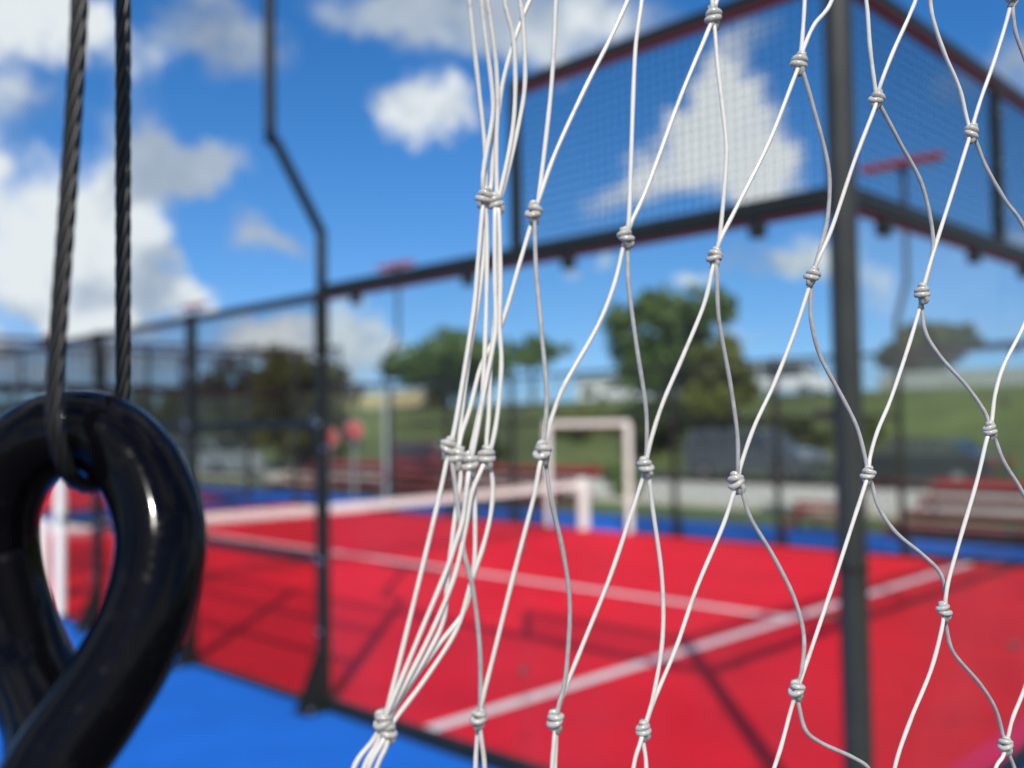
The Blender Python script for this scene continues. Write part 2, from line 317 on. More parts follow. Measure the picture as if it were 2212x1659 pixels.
# ---------------------------------------------------------------- court enclosure
_wm = {}
def wire_mesh(w, h, s=.05, t=.0041):
    k = (w, h)
    if k not in _wm:
        mb = MB(); nx = round(w/s); nz_ = round(h/s)
        for i in range(1, nx): x = w*i/nx; mb.box(x-t/2, x+t/2, -t/2, t/2, 0, h)
        for i in range(1, nz_): z = h*i/nz_; mb.box(0, w, t/2, t*1.5, z-t/2, z+t/2)
        me = mb.data('wire_mesh'); me.materials.append(M['wire']); _wm[k] = me
    return _wm[k]
_c = {}
def cached(key, fn, m, **k):
    if key not in _c:
        me = fn().data(str(key[0]), **k); me.materials.append(M[m]); _c[key] = me
    return _c[key]
def side_fence(ox, Y, out, label):
    """local x runs 0..20 away from the corner (towards -X), local y = outward"""
    f = thing('side_fence', label, 'fence', (ox, Y, 0), 0, 'glass and mesh walls round the courts')
    sx = -1
    def P(name, me, x, z=0, y=0, kind=None):
        o = link(name, me, None, f, (sx*x, y*out, z)); 
        if kind: o['kind'] = kind
        return o
    # glass
    gp = cached(('glass_panel',), lambda: MB().box(-1.99, -.01, -.006, .006, .08, 2.94), 'glass')
    for x in (0, 2, 16, 18): P('glass_panel', gp, x+(.04 if x in (0,) else 0))
    # rails
    def rail(x0, x1, z, h, w_): return P('rail', cached(('rail', round(x1-x0, 2), h, w_), lambda: MB().box(-(x1-x0), 0, -w_/2, w_/2, -h/2, h/2), 'steel', bevel=.006), x0, z, .0)
    for x0, x1 in ((.055, 1.97), (18.03, 19.945)): rail(x0, x1, 4.0, .07, .05)
    for x0, x1 in ((.055, 3.955), (16.045, 19.945)): rail(x0, x1, 3.0, .09, .07)
    for x0 in (4.045, 6.045, 8.045, 9.045, 11.045, 12.045, 14.045):
        x1 = {4.045: 5.955, 6.045: 7.955, 8.045: 8.955, 9.045: 10.955, 11.045: 11.955, 12.045: 13.955, 14.045: 15.955}[x0]
        rail(x0, x1, 2.975, .06, .05)
        if x0 != 9.045:
            rail(x0, x1, 2.04, .07, .05); rail(x0, x1, 1.06, .07, .05)
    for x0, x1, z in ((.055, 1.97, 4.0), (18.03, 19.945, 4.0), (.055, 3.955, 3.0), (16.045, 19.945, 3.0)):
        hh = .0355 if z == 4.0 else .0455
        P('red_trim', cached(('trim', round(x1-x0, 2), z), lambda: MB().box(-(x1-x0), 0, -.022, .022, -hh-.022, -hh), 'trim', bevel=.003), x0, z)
    # kerb under the wall
    for x0, x1, h in ((0.05, 3.95, .085), (4.05, 8.93, .035), (11.07, 15.95, .035), (16.05, 19.95, .085)):
        P('base_rail', cached(('base_rail', x0), lambda: MB().box(-(x1-x0), 0, -.035, .035, .0, h), 'steel', bevel=.005), x0)
    # posts
    post = cached(('post',), lambda: MB().box(-.04, .04, -.04, .04, .006, 3.02), 'steel', bevel=.006)
    stub = cached(('short_post',), lambda: MB().box(-.03, .03, -.03, .03, 3.045, 4.035), 'steel', bevel=.005)
    for x in (2, 18): P('short_post', stub, x)
    bp = cached(('base_plate',), lambda: MB().box(-.10, .10, -.10, .10, .0, .012), 'steel', bevel=.002)
    gs = cached(('gusset',), lambda: MB().prism([(.041, .012), (.20, .012), (.20, .05), (.041, .42)], 'x', -.006, .006), 'steel')
    gs2 = cached(('gusset2',), lambda: MB().prism([(-.041, .012), (-.20, .012), (-.20, .05), (-.041, .42)], 'x', -.006, .006), 'steel')
    bl = cached(('bolt',), lambda: MB().tube([(0, -.014, 0), (0, .014, 0)], .014, 10), 'bolt', bevel=.004)
    bu = cached(('bolt_up',), lambda: MB().tube([(0, 0, 0), (0, 0, .028)], .016, 8), 'bolt', bevel=.004)
    for x in (4, 6, 8, 12, 14, 16):
        o = P('post', post, x)
        q = link('base_plate', bp, None, o, (0, out*.11, 0)); 
        for dx in (-.035, .035): link('gusset', gs if out > 0 else gs2, None, o, (dx, 0, 0))
        for dx in (-.075, .075): link('bolt', bu, None, o, (dx, out*.16, .012))
        dome = cached(('dome_nut',), lambda: MB().tube([(0, 0, .013*math.cos(a)) for a in [math.pi*k/10 for k in range(11)]], [max(.0004, .013*math.sin(math.pi*k/10)) for k in range(11)], 16), 'chrome', smooth=True)
        for dx, z in ((-.055, 1.07), (.055, 1.05), (.06, 1.86), (-.055, 2.08), (-.075, 2.06)): link('dome_nut', dome, None, o, (dx, out*.03 if Y < 5 else -.03, z))
        for z in (.55, 1.06, 2.04, 2.5): link('bolt', bl, None, o, (.012, -.045 if Y < 5 else .045, z))
    # glass clamps
    cl = cached(('glass_clamp',), lambda: MB().box(-.035, .035, -.03, .03, -.085, .0), 'steel', bevel=.006)
    for x in (.42, 1.6, 2.42, 3.58, 16.42, 17.58, 18.42, 19.58): P('glass_clamp', cl, x, 2.955)
    for x in (2, 18):
        for z in (.6, 1.3, 2.1):
            P('glass_joint', cached(('glass_joint',), lambda: MB().tube([(0, -.02, 0), (0, .02, 0)], .02, 14), 'lamp_grey', bevel=.005), x, z)
    # wire mesh
    for x in (.05, 18.0): P('wire_mesh', wire_mesh(1.95, .93), x+1.95, 3.04, kind='stuff')
    for x, wd in ((4, 2), (6, 2), (8, 1), (11, 1), (12, 2), (14, 2)):
        P('wire_mesh', wire_mesh(wd, 2.94), x+wd, .04, kind='stuff')
    P('wire_mesh', wire_mesh(2, .88), 11, 2.1, kind='stuff')
    # white doorway frame
    fr = MB().box(-.055, .055, -.05, .05, .004, 2.06)
    for x in (9, 11): P('door_post', cached(('door_post',), lambda: fr, 'white', bevel=.02), x, 0)
    P('door_head', cached(('door_head',), lambda: MB().box(-1.89, 0, -.048, .048, -.10, 0), 'white', bevel=.01), 9.055, 2.058)
    return f
def end_wall(ox, s, label):
    """back wall of glass with mesh above; s=-1 when the court lies towards -X"""
    f = thing('back_wall', label, 'fence', (ox, 0, 0), 0, 'glass and mesh walls round the courts')
    def P(name, me, y, z=0, kind=None):
        o = link(name, me, None, f, (0, y, z), (0, 0, 0))
        if kind: o['kind'] = kind
        return o
    cp = cached(('corner_post',), lambda: MB().tube([(0, 0, .006), (0, 0, 4.12)], .062, 24), 'pole', smooth=False)
    for y in (0, 10):
        o = P('corner_post', cp, y)
        link('collar', cached(('collar',), lambda: MB().tube([(0, 0, 0), (0, 0, .03)], .066, 24), 'steel'), None, o, (0, 0, 1.36))
        link('base_plate', cached(('base_plate_big',), lambda: MB().box(-.13, .13, -.13, .13, .0, .014), 'steel', bevel=.002), None, o)
        for z in (1.15, 2.05): 
            k = link('clamp_knob', cached(('clamp_knob',), lambda: MB().tube([(0, 0, 0), (-.09, 0, 0)], .014, 8), 'steel'), None, o, (-.06, .0, z)); k.rotation_euler = (0, 0, .5)
    gp = cached(('glass_panel_e',), lambda: MB().box(-.006, .006, .01, 1.99, .08, 2.94), 'glass')
    for i in range(5): P('glass_panel', gp, 2*i)
    P('rail', cached(('rail_e4',), lambda: MB().box(-.025, .025, .065, 9.935, -.035, .035), 'steel', bevel=.005), 0, 4.0)
    P('rail', cached(('rail_e3',), lambda: MB().box(-.035, .035, .065, 9.935, -.045, .045), 'steel', bevel=.005), 0, 3.0)
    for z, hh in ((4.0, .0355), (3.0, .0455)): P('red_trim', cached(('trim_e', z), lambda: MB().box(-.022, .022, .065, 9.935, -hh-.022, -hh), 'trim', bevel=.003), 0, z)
    P('base_rail', cached(('base_e',), lambda: MB().box(-.035, .035, .065, 9.935, .0, .085), 'steel', bevel=.005), 0)
    stub = cached(('short_post',), None, 'steel')
    for i in (2, 4, 6, 8): P('short_post', stub, i)
    bl = cached(('bolt_x',), lambda: MB().tube([(-.04, 0, 0), (.04, 0, 0)], .012, 10), 'bolt')
    for i in (2, 4, 6, 8):
        for z in (3.2, 3.5, 3.8): P('bolt', bl, i-.0, z)
        for z in (.7, 1.35, 2.1): P('glass_joint', cached(('glass_joint_x',), lambda: MB().tube([(-.02, 0, 0), (.02, 0, 0)], .02, 14), 'lamp_grey'), i, z)
    for i in range(5):
        o = P('wire_mesh', wire_mesh(2, .93), 2*i, 3.04, kind='stuff'); o.rotation_euler = (0, 0, math.pi/2)
        for y in (.42, 1.58): P('glass_clamp', cached(('glass_clamp_x',), lambda: MB().box(-.03, .03, -.035, .035, -.085, 0), 'steel', bevel=.006), 2*i+y, 2.955)
    return f
side_fence(0, 0, -1, 'nearest side wall with two clear glass panels by the grey corner pole, then black mesh')
side_fence(0, 10, 1, 'far side wall of the nearest court, with the full white doorway in view')
end_wall(0, -1, 'glass back wall to the right of the thick grey corner pole, mesh strip on top')
end_wall(-20, 1, 'far end wall of the nearest court, seen through the black mesh at left')
side_fence(-22.4, 0, -1, 'near side fence of the second court, at the far left edge behind the ropes')
side_fence(-22.4, 10, 1, 'far side fence of the second court, low behind the mesh at left')
end_wall(-22.4, -1, 'first end wall of the second court, just behind the far end wall of the nearest court')
end_wall(-42.4, 1, 'farthest end wall of the second court, near the dark hedge')

# court nets
def court_net(ox, label):
    f = thing('court_net', label, 'net', (ox-10, 0, 0), 0, 'low nets across the courts')
    for y in (.12, 9.88): link('net_post', cached(('net_post',), lambda: MB().box(-.07, .07, -.10, .10, .004, .98), 'white', bevel=.02), None, f, (0, y, 0))
    mb = MB(); K_ = 40
    for i in range(K_):
        y0 = .22+9.56*i/K_; y1 = .22+9.56*(i+1)/K_
        zz = lambda y: .93-.05*(1-((y-5)/4.8)**2)
        n = len(mb.v)
        for y in (y0, y1):
            for xx, dz in ((-.008, 0), (.008, 0), (.008, -.125), (-.008, -.125)): mb.v.append((xx, y, zz(y)+dz))
        for a in range(4): mb.f.append((n+a, n+(a+1) % 4, n+4+(a+1) % 4, n+4+a))
    link('tape', mb.data('tape'), 'tape', f)
    mb = MB()
    for i in range(1, 212): y = .22+9.56*i/212; mb.box(-.0015, .0015, y-.0015, y+.0015, .04, .80)
    for i in range(17): z = .05+.044*i; mb.box(-.0015, .0015, .22, 9.78, z-.0015, z+.0015)
    tag(link('netting', mb.data('netting'), 'netting', f), kind='stuff')
court_net(0, 'low white-taped net stretched across the nearest red court between white posts')
court_net(-22.4, 'low net across the second red court beyond the far end wall')

# floodlight poles
def floodlight(x, Y, out, label, grp='floodlight poles with an outward kink'):
    f = thing('floodlight', label, 'floodlight', (x, Y, 0), 0, grp)
    pts = [(0, 0, 3.03), (0, 0, 3.40), (0, out*.02, 3.47), (0, out*.38, 4.04), (0, out*.42, 4.14), (0, out*.42, 5.80)]
    link('pole', MB().tube(crom(pts, 4), .040, 12).data('pole', True), 'steel', f)
    lu = link('luminaire', MB().box(-.60, .60, -.12, .12, -.045, .045).data('luminaire', bevel=.01), 'lamp', f, (0, out*.36, 5.85))
    for sx in (-.33, .33): link('lens', MB().box(-.22, .22, -.085, .085, -.052, -.047).data('lens'), 'lens', lu, (sx, 0, 0))
    link('bracket', MB().box(-.05, .05, -.05, .05, -.12, -.046).data('bracket'), 'steel', f, (0, out*.40, 5.85))
floodlight(-4, 0, -1, 'dark kinked floodlight pole rising from the nearest fence post at left, lamp above the picture')
floodlight(-16, 0, -1, 'kinked floodlight pole on the near fence past the white doorway post')
floodlight(-4, 10, 1, 'kinked pole with a dull red lamp bar, right of the thick grey corner pole')
floodlight(-16.2, 10, 1, 'kinked pole with a small red lamp bar showing above the long dark rail')
floodlight(-26.3, 10, 1, 'small red lamp bar on a pole above the second fence post from the ring')
floodlight(-38.4, 10, 1, 'most distant floodlight pole, far end of the second court')

# ---------------------------------------------------------------- bleachers
def bleacher(x0, x1, y0, label):
    f = thing('bleacher', label, 'bleacher', ((x0+x1)/2, y0, 0), 0, 'low red bleachers beyond the courts')
    f.scale = (1, 1, .76)
    Lh = (x1-x0)/2; ln = x1-x0
    for i in range(4):
        y = i*.62; z = .30+.24*i
        for k in range(2):
            link('seat_board', cached(('seat', ln, k), lambda: MB().box(-Lh, Lh, 0, .13, -.02, .02), 'bench2' if k == 0 else 'bench', bevel=.004), None, f, (0, y+.15*k, z+.02))
        link('riser_board', cached(('riser', ln), lambda: MB().box(-Lh, Lh, 0, .02, -.09, .09), 'bench'), None, f, (0, y+.29, z-.10))
        link('foot_board', cached(('foot', ln), lambda: MB().box(-Lh, Lh, 0, .26, -.02, .02), 'bench'), None, f, (0, y+.33, z-.02))
    nfr = int(ln//2.2)+1
    for j in range(nfr):
        x = -Lh+.1+j*(ln-.2)/(nfr-1); mb = MB()
        for i in range(4):
            y = i*.62+.1; mb.box(x-.02, x+.02, y-.02, y+.02, 0, .28+.24*i)
        mb.box(x-.015, x+.015, .10, 2.0, .02, .05)
        link('frame', mb.data('frame'), 'bench', f)
    link('back_rail', MB().box(-Lh, Lh, 2.40, 2.44, 1.0, 1.16).data('back_rail'), 'bench', f)
bleacher(-5.2, 8, 12.0, 'long red bleacher with faded seat boards, right of the grey corner pole')
bleacher(-26.5, -13.9, 12.8, 'long dull red bleacher left of the white doorway, behind the low net')
f = thing('bench', 'short orange-red bench just left of the thick grey corner pole', 'bench', (-6.35, 12.0, 0)); f.scale = (1, 1, .62)
for k in range(3): link('seat_board', cached(('bseat',), lambda: MB().box(-.7, .7, 0, .11, -.02, .02), 'lamp', bevel=.004), None, f, (0, .13*k, .42))
for k in range(2): link('back_board', cached(('bback',), lambda: MB().box(-.7, .7, -.015, .015, -.06, .06), 'lamp', bevel=.004), None, f, (0, .44+.02*k, .62+.17*k))
for sx in (-.6, .6): link('leg', cached(('bleg',), lambda: MB().box(-.025, .025, 0, .06, 0, .40).box(-.025, .025, .36, .41, 0, .86).box(-.025, .025, .06, .36, .35, .395), 'lamp'), None, f, (sx, 0, 0))

# ---------------------------------------------------------------- cars
WH = []
def car(name, label, cat, loc, rz, paint, kind, L_=4.3, W=1.78, H=1.45, group=None):
    f = thing(name, label, cat, loc, rz, group)
    if kind == 'suv': pr = [(-.5, .28), (-.49, .62), (-.47, 1), (-.43, 1.0), (-.42, 1.0), (.12, 1.0), (.14, .99), (.27, .64), (.46, .57), (.5, .45), (.5, .2), (-.5, .17)]; gh = .62
    elif kind == 'van': pr = [(-.5, .25), (-.5, .6), (-.49, .98), (-.47, 1), (.2, 1.0), (.24, .99), (.37, .6), (.48, .5), (.5, .42), (.5, .16), (-.5, .16)]; gh = .55
    else: pr = [(-.5, .3), (-.49, .64), (-.36, .70), (-.24, .97), (-.18, 1.0), (.06, 1.0), (.10, .98), (.24, .68), (.46, .58), (.5, .45), (.5, .18), (-.5, .18)]; gh = .66
    mb = MB(); K_ = len(pr)
    for s, yy in ((0, -1), (1, -.93), (2, .93), (3, 1)):
        for (x, z) in pr:
            zz = z*H; yw = W/2
            if z > gh: yw *= 1-.22*(z-gh)/(1-gh)
            if s in (0, 3): mb.v.append((x*L_*.985, math.copysign(yw, yy), .12+(zz-.12)*.985))
            else: mb.v.append((x*L_, math.copysign(yw*.93, yy), zz))
    for s in range(3):
        for i in range(K_): mb.f.append((s*K_+i, s*K_+(i+1) % K_, (s+1)*K_+(i+1) % K_, (s+1)*K_+i))
    mb.f.append(tuple(range(K_))[::-1]); mb.f.append(tuple(3*K_+i for i in range(K_)))
    link('body', mb.data('body'), paint, f)
    top = [q for q in pr if q[1] > gh]; xa = min(q[0] for q in top)+.03; xb = max(q[0] for q in top)-.03
    z0 = gh*H+.02; z1 = H*.955
    for sy in (-1, 1):
        def yat(z): return sy*(W/2*(1-.22*(z/H-gh)/(1-gh))+.006)
        seg = [(xa, xa+.20), (xa+.215, (xa+xb)/2+.03), ((xa+xb)/2+.045, xb+.02)]
        for i, (a, b) in enumerate(seg):
            ta = a+(.05 if (i == 0 and kind == 'sedan') else .0); tb = b-(.10 if i == 2 else 0)
            m_ = MB(); v = [(a*L_, yat(z0), z0), (b*L_, yat(z0), z0), (tb*L_, yat(z1), z1), (ta*L_, yat(z1), z1)]
            m_.v = v+[(x, y-sy*.012, z) for x, y, z in v]; m_.f = [(0, 1, 2, 3), (7, 6, 5, 4), (0, 4, 5, 1), (1, 5, 6, 2), (2, 6, 7, 3), (3, 7, 4, 0)]
            link('side_window', m_.data('side_window'), 'carglass', f)
    # windscreen and rear window lie on the slanted profile faces
    def slab(name, pa, pb, k):
        a = Vector((pa[0]*L_, 0, pa[1]*H)); b = Vector((pb[0]*L_, 0, pb[1]*H)); n_ = (b-a).cross(Vector((0, 1, 0))).normalized()
        if n_.z < 0: n_ = -n_
        m_ = MB(); pts = []
        for t_, hw in ((.08, .80), (.92, .68)):
            q = a.lerp(b, t_); pts += [q+Vector((0, -hw*W/2, 0)), q+Vector((0, hw*W/2, 0))]
        pts = [pts[0], pts[1], pts[3], pts[2]]
        m_.v = [tuple(q+n_*.010) for q in pts]+[tuple(q-n_*.004) for q in pts]; m_.f = [(0, 1, 2, 3), (7, 6, 5, 4), (0, 4, 5, 1), (1, 5, 6, 2), (2, 6, 7, 3), (3, 7, 4, 0)]
        link(name, m_.data(name), 'carglass', f)
    i = max(range(len(pr)), key=lambda i: pr[i][0] if pr[i][1] > .95 else -9); slab('windscreen', pr[i+1], pr[i], 1)
    if kind == 'sedan': slab('rear_window', pr[2], pr[3], 1)
    else: slab('rear_window', (pr[1][0]-.004, pr[1][1]+.03), (pr[2][0]-.004, pr[2][1]-.05), 1)
    for sy in (-.72, .72):
        link('headlight', cached(('headlight',), lambda: MB().box(-.03, .03, -.17, .17, -.07, .07), 'headl', bevel=.02), None, f, (.497*L_, sy*W/2, .47*H))
        link('tail_light', cached(('tail_light',), lambda: MB().box(-.03, .03, -.12, .12, -.10, .10), 'taill', bevel=.02), None, f, (-.497*L_, sy*W/2, .55*H))
    for sx in (-.30, .31):
        for sy in (-1, 1):
            wo = link('wheel', cached(('wheel',), lambda: MB().tube([(0, -.11, 0), (0, -.085, 0), (0, .085, 0), (0, .11, 0)], [.29, .33, .33, .29], 20), 'tyre'), None, f, (sx*L_, sy*(W/2-.09), .335))
            link('rim', cached(('rim',), lambda: MB().tube([(0, -.118, 0), (0, -.10, 0), (0, .10, 0), (0, .118, 0)], [.16, .20, .20, .16], 12), 'rim'), None, wo)
    for sy in (-.72, .72): link('lamp_reflector', cached(('lamp_reflector',), lambda: MB().tube([(0, 0, .05*math.cos(math.pi*k/12)) for k in range(13)], [max(.001, .05*math.sin(math.pi*k/12)) for k in range(13)], 20), 'chrome', smooth=True), None, f, (.505*L_, sy*W/2, .47*H))
    link('bumper', MB().box(.492*L_, .515*L_, -W*.44, W*.44, .24, .48).data('bumper', bevel=.01), paint, f)
    return f
car('parked_car', 'boxy grey-blue car parked behind the white doorway, facing right', 'car', (-15.1, 24.6, .004), 0, 'greyp', 'suv', 4.5, 1.85, 1.72)
car('parked_car', 'low black car parked right of the boxy grey car, beside the corner pole', 'car', (-9.6, 24.6, .004), math.pi, 'blackp', 'sedan', 4.6, 1.8, 1.42)
car('parked_car', 'dark red car seen end-on behind the left bleacher', 'car', tuple(Vector((at(905, 1000, 31).x, at(905, 1000, 31).y, .004))), math.radians(132), 'redp', 'sedan', 4.1, 1.75, 1.5)
q = atY(1700, 820, 50); car('road_car', 'white van driving on the raised road left of the corner pole', 'van', (q.x, 50, 3.56), 0, 'whitep', 'van', 5.2, 1.95, 2.0)
q = atY(1475, 860, 50); car('road_car', 'silver car on the raised road behind the tall tree', 'car', (q.x, 50, 3.56), 0, 'silverp', 'sedan', 4.4, 1.8, 1.45)
q = atY(1330, 850, 53); car('road_car', 'white car on the raised road left of the tall tree', 'car', (q.x, 54, 3.56), math.pi, 'whitep', 'suv', 4.3, 1.8, 1.6)
car('parked_car', 'silver upright car parked far left, blurred behind the mesh fence', 'car', (-36.5, 16.4, 0), .2, 'silverp', 'suv', 4.4, 1.8, 1.65)
car('parked_car', 'dark grey low car parked at the far left edge, behind the ring', 'car', (-43.5, 14.6, 0), .1, 'greyp', 'sedan', 4.4, 1.8, 1.45)

# ---------------------------------------------------------------- far structures
def seg_wall(name, label, cat, x0, x1, y, z0, h, th, m, step):
    f = thing(name, label, cat, ((x0+x1)/2, y, z0))
    n = max(1, round((x1-x0)/step)); s = (x1-x0)/n
    me = MB().prism([(-th/2, 0), (th/2, 0), (th*.3, h), (-th*.3, h)], 'x', -s/2+.01, s/2-.01).data('panel', bevel=.01); me.materials.append(M[m])
    for i in range(n): link('panel', me, None, f, (-(x1-x0)/2+s*(i+.5), 0, 0))
seg_wall('roadside_barrier', 'grey-green concrete barrier along the raised road at right', 'barrier', -20, 40, 45.6, 3.45, .95, .35, 'barrier', 3)
q0 = atY(762, 870, 46).x; q1 = atY(935, 870, 46).x
seg_wall('retaining_wall', 'low tan wall on the embankment below the left round tree', 'wall', q0-3, q1, 45.8, 3.35, 1.55, .4, 'tan', 4)
f = thing('storage_crate', 'small orange crate at the right end of the tan wall', 'crate', (q1+1.0, 45.8, 3.45))
link('box', MB().box(-.8, .8, -.6, .6, 0, 1.5).data('box', bevel=.05), 'orange', f); link('lid', MB().box(-.86, .86, -.66, .66, 1.503, 1.62).data('lid', bevel=.03), 'orange', f)
for sx in (-.55, .55): link('rib', MB().box(-.05, .05, -.64, -.602, .05, 1.45).data('rib'), 'orange', f, (sx, 0, 0))
f = thing('shed', 'pale flat-roofed building beyond the raised road, left of the tall tree', 'building', (atY(1375, 840, 66).x, 66, 3.3))
link('wall', MB().box(-5, 5, -2.5, 2.5, 0, 2.7).data('wall'), 'white', f); link('roof', MB().box(-5.3, 5.3, -2.8, 2.8, 2.703, 2.95).data('roof'), 'barrier', f)
for i in range(4): link('window', MB().box(-.7, .7, -.03, .03, -.45, .45).data('window'), 'carglass', f, (-3.6+2.4*i, -2.51, 1.5))
# round red signs
for (px, py, ds, lab) in ((765, 930, 27, 'brighter of two round red signs, right of the kinked pole'), (712, 944, 29, 'round red sign close beside the nearest fence post, dimmer of the two')):
    c = at(px, py, ds); f = thing('round_sign', lab, 'sign', (c.x, c.y, 0), math.radians(45), 'round red signs on posts')
    dsk = link('sign_face', MB().tube([(0, -.012, 0), (0, .012, 0)], .25, 28).data('sign_face'), 'sign', f, (0, -.05, c.z))
    link('rim', MB().tube([(.25*math.cos(a*math.pi/14), 0, .25*math.sin(a*math.pi/14)) for a in range(28)], .012, 6, closed=True).data('rim'), 'white', dsk)
    link('post', MB().tube([(0, 0, 0), (0, 0, c.z+.3)], .03, 10).data('post'), 'post', f)
c = at(834, 1000, 26); f = thing('marker_pole', 'pale upright pole between the red signs and the bundle of net cords', 'pole', (c.x, c.y, 0))
link('shaft', MB().tube([(0, 0, 0), (0, 0, 2.85)], .05, 14).data('shaft'), 'post', f); link('cap', MB().tube([(0, 0, 2.853), (0, 0, 2.93)], [.085, .04], 14).data('cap'), 'post', f)

# ---------------------------------------------------------------- trees
def foliage(lobes, n, size, flat=.55):
    vs_, fs = [], []
    tot = sum(l[3]*l[4]*l[5] for l in lobes)
    for (cx_, cy_, cz_, rx, ry, rz) in lobes:
        for _ in range(int(n*rx*ry*rz/tot)+10):
            v = Vector((R.gauss(0, 1), R.gauss(0, 1), R.gauss(0, 1))).normalized()*(R.random()**.42)
            k = 1+.28*noise.noise(v*2.3+Vector((cx_, cy_, cz_)))
            c = Vector((cx_+v.x*rx*k, cy_+v.y*ry*k, cz_+v.z*rz*k))
            if noise.noise(c*.9) < -.10+.06*math.sin(c.x): continue
            s = size*R.uniform(.6, 1.3)
            a = Vector((R.gauss(0, 1), R.gauss(0, 1), R.gauss(0, flat))).normalized(); b = a.orthogonal().normalized()
            b = (b*math.cos(9*R.random())+a.cross(b)*R.uniform(-1, 1)).normalized()*s*.6; a = a*s
            i = len(vs_); vs_ += [tuple(c-a), tuple(c+b), tuple(c+a), tuple(c-b)]; fs.append((i, i+1, i+2, i+3))
    me = bpy.data.meshes.new('crown'); me.from_pydata(vs_, [], fs); return me
def tree(label, base, lobes, n, size, m, trunk_h, tr=.18, cat='tree', group=None, name='tree'):
    f = thing(name, label, cat, tuple(base), 0, group)
    link('crown', foliage(lobes, n, size), m, f)
    pts = [(0, 0, -.2), (.05, .03, trunk_h*.35), (-.06, .05, trunk_h*.7), (.02, 0, trunk_h)]
    mb = MB().tube(crom(pts, 3), [tr*(1-.45*i/9) for i in range(10)], 9)
    for (cx_, cy_, cz_, rx, ry, rz) in lobes:
        mb.tube(crom([(0, 0, trunk_h*.75), (cx_*.5, cy_*.5, (trunk_h+cz_)*.5), (cx_, cy_, cz_)], 3), [tr*.45, tr*.4, tr*.36, tr*.3, tr*.22, tr*.15, tr*.08], 6)
    link('trunk', mb.data('trunk', True), 'bark', f)
def ground_z(y):
    for (a, za), (b, zb) in zip(prof, prof[1:]):
        if a <= y <= b: return za+(zb-za)*(y-a)/(b-a)
    return 0
def tree_at(px, ptop, D, wpx, label, m, n, size, hfrac=.72, lob=6, seed=1, **k):
    """tree standing D metres off whose crown spans wpx picture pixels"""
    R.seed(seed); b = at(px, 900, D); zt = at(px, ptop, D).z; gz = ground_z(b.y); H = zt-gz; W_ = 1.32*wpx/FD*D/2
    ch = H*hfrac
    lobes = [(0, 0, H-ch*.5, W_*.62, W_*.62, ch*.42)]
    for i in range(lob):
        a = 2*math.pi*i/lob+R.random(); zf = R.uniform(.2, .78)
        s = R.uniform(.30, .46)
        lobes.append((math.cos(a)*W_*.6, math.sin(a)*W_*.6, H-ch*(1-zf), W_*s, W_*s, ch*s*.55))
    lobes.append((R.uniform(-.2, .2)*W_, 0, H-ch*.2, W_*.4, W_*.4, ch*.2))
    tree(label, (b.x, b.y, gz), lobes, n, size, m, H-ch*.6, tr=.04*H*.6+.05, **k)
tree_at(985, 706, 72, 235, 'round mid-green tree on the embankment, behind the bundle of net cords', 'leaf_mid', 9500, .30, 1.05, 8, 3)
tree_at(1150, 722, 74, 150, 'thin airy tree just right of the round green tree', 'leaf_mid', 1300, .26, .55, 5, 5)
tree_at(1452, 612, 50, 250, 'tallest tree, green crown standing between the white doorway and the corner pole', 'leaf_mid', 9500, .26, .80, 7, 8)
tree_at(1570, 715, 47, 120, 'lower olive tree leaning against the right side of the tallest tree', 'leaf_olive', 4500, .22, .95, 6, 41)
tree_at(605, 742, 45, 290, 'dark spreading tree behind the nearest mesh fence, left of the round signs', 'leaf_olive2', 9500, .22, .88, 8, 12)
tree_at(470, 815, 50, 150, 'smaller dark tree at the left foot of the dark spreading tree', 'leaf_dark', 4000, .22, .9, 5, 14)
tree_at(2005, 690, 62, 165, 'dark dome-shaped tree beyond the raised road at right', 'leaf_dark', 7000, .28, .8, 7, 17)
def bush(px, py_top, D, wpx, label, m, n, seed, size=.2, hmul=1, **k):
    R.seed(seed); b = at(px, 950, D); gz = ground_z(b.y); H = (at(px, py_top, D).z-gz)*hmul; W_ = wpx/FD*D/2
    lobes = [(R.uniform(-.55, .55)*W_, R.uniform(-.4, .4)*W_, H*R.uniform(.35, .6), W_*R.uniform(.4, .6), W_*R.uniform(.4, .6), H*R.uniform(.35, .45)) for _ in range(6)]
    tree(label, (b.x, b.y, gz), lobes, n, size, m, H*.4, tr=.06, name='bush', cat='bush', **k)
bush(1520, 830, 46, 150, 'olive-green bush mass at the right foot of the tallest tree', 'leaf_olive', 6500, 21)
bush(1395, 855, 44, 200, 'dark bush at the left foot of the tallest tree', 'leaf_dark', 5000, 22)
bush(1760, 905, 40, 280, 'low dark bush above the parked black car, left of the corner pole', 'leaf_dark', 5000, 23, .18)
bush(1260, 875, 52, 230, 'olive bush on the slope left of the white doorway', 'leaf_olive', 5000, 24)
bush(1030, 935, 42, 200, 'dark bush behind the bundle of net cords', 'leaf_dark', 4500, 25)
bush(1330, 985, 27, 150, 'small green bush inside the view of the white doorway', 'leaf_mid', 3000, 26, .12)
bush(700, 900, 48, 200, 'green bush behind the two round red signs', 'leaf_mid', 4500, 27)
# clipped dark hedge at far left
f = thing('hedge', 'long dark hedge along the far left horizon', 'hedge', (-68, 21, 0))
R.seed(31); lob = [(-22+i*2.2, R.uniform(-.3, .3), 2.2, 1.9, 1.3, 2.25+R.uniform(-.1, .1)) for i in range(21)]
link('foliage', foliage(lob, 16000, .26), 'leaf_dark', f)
mb = MB()
for i in range(21): mb.tube([(-22+i*2.2, 0, -.1), (-22+i*2.2+.1, .1, 2.4)], [.09, .04], 6)
link('stems', mb.data('stems'), 'bark', f)

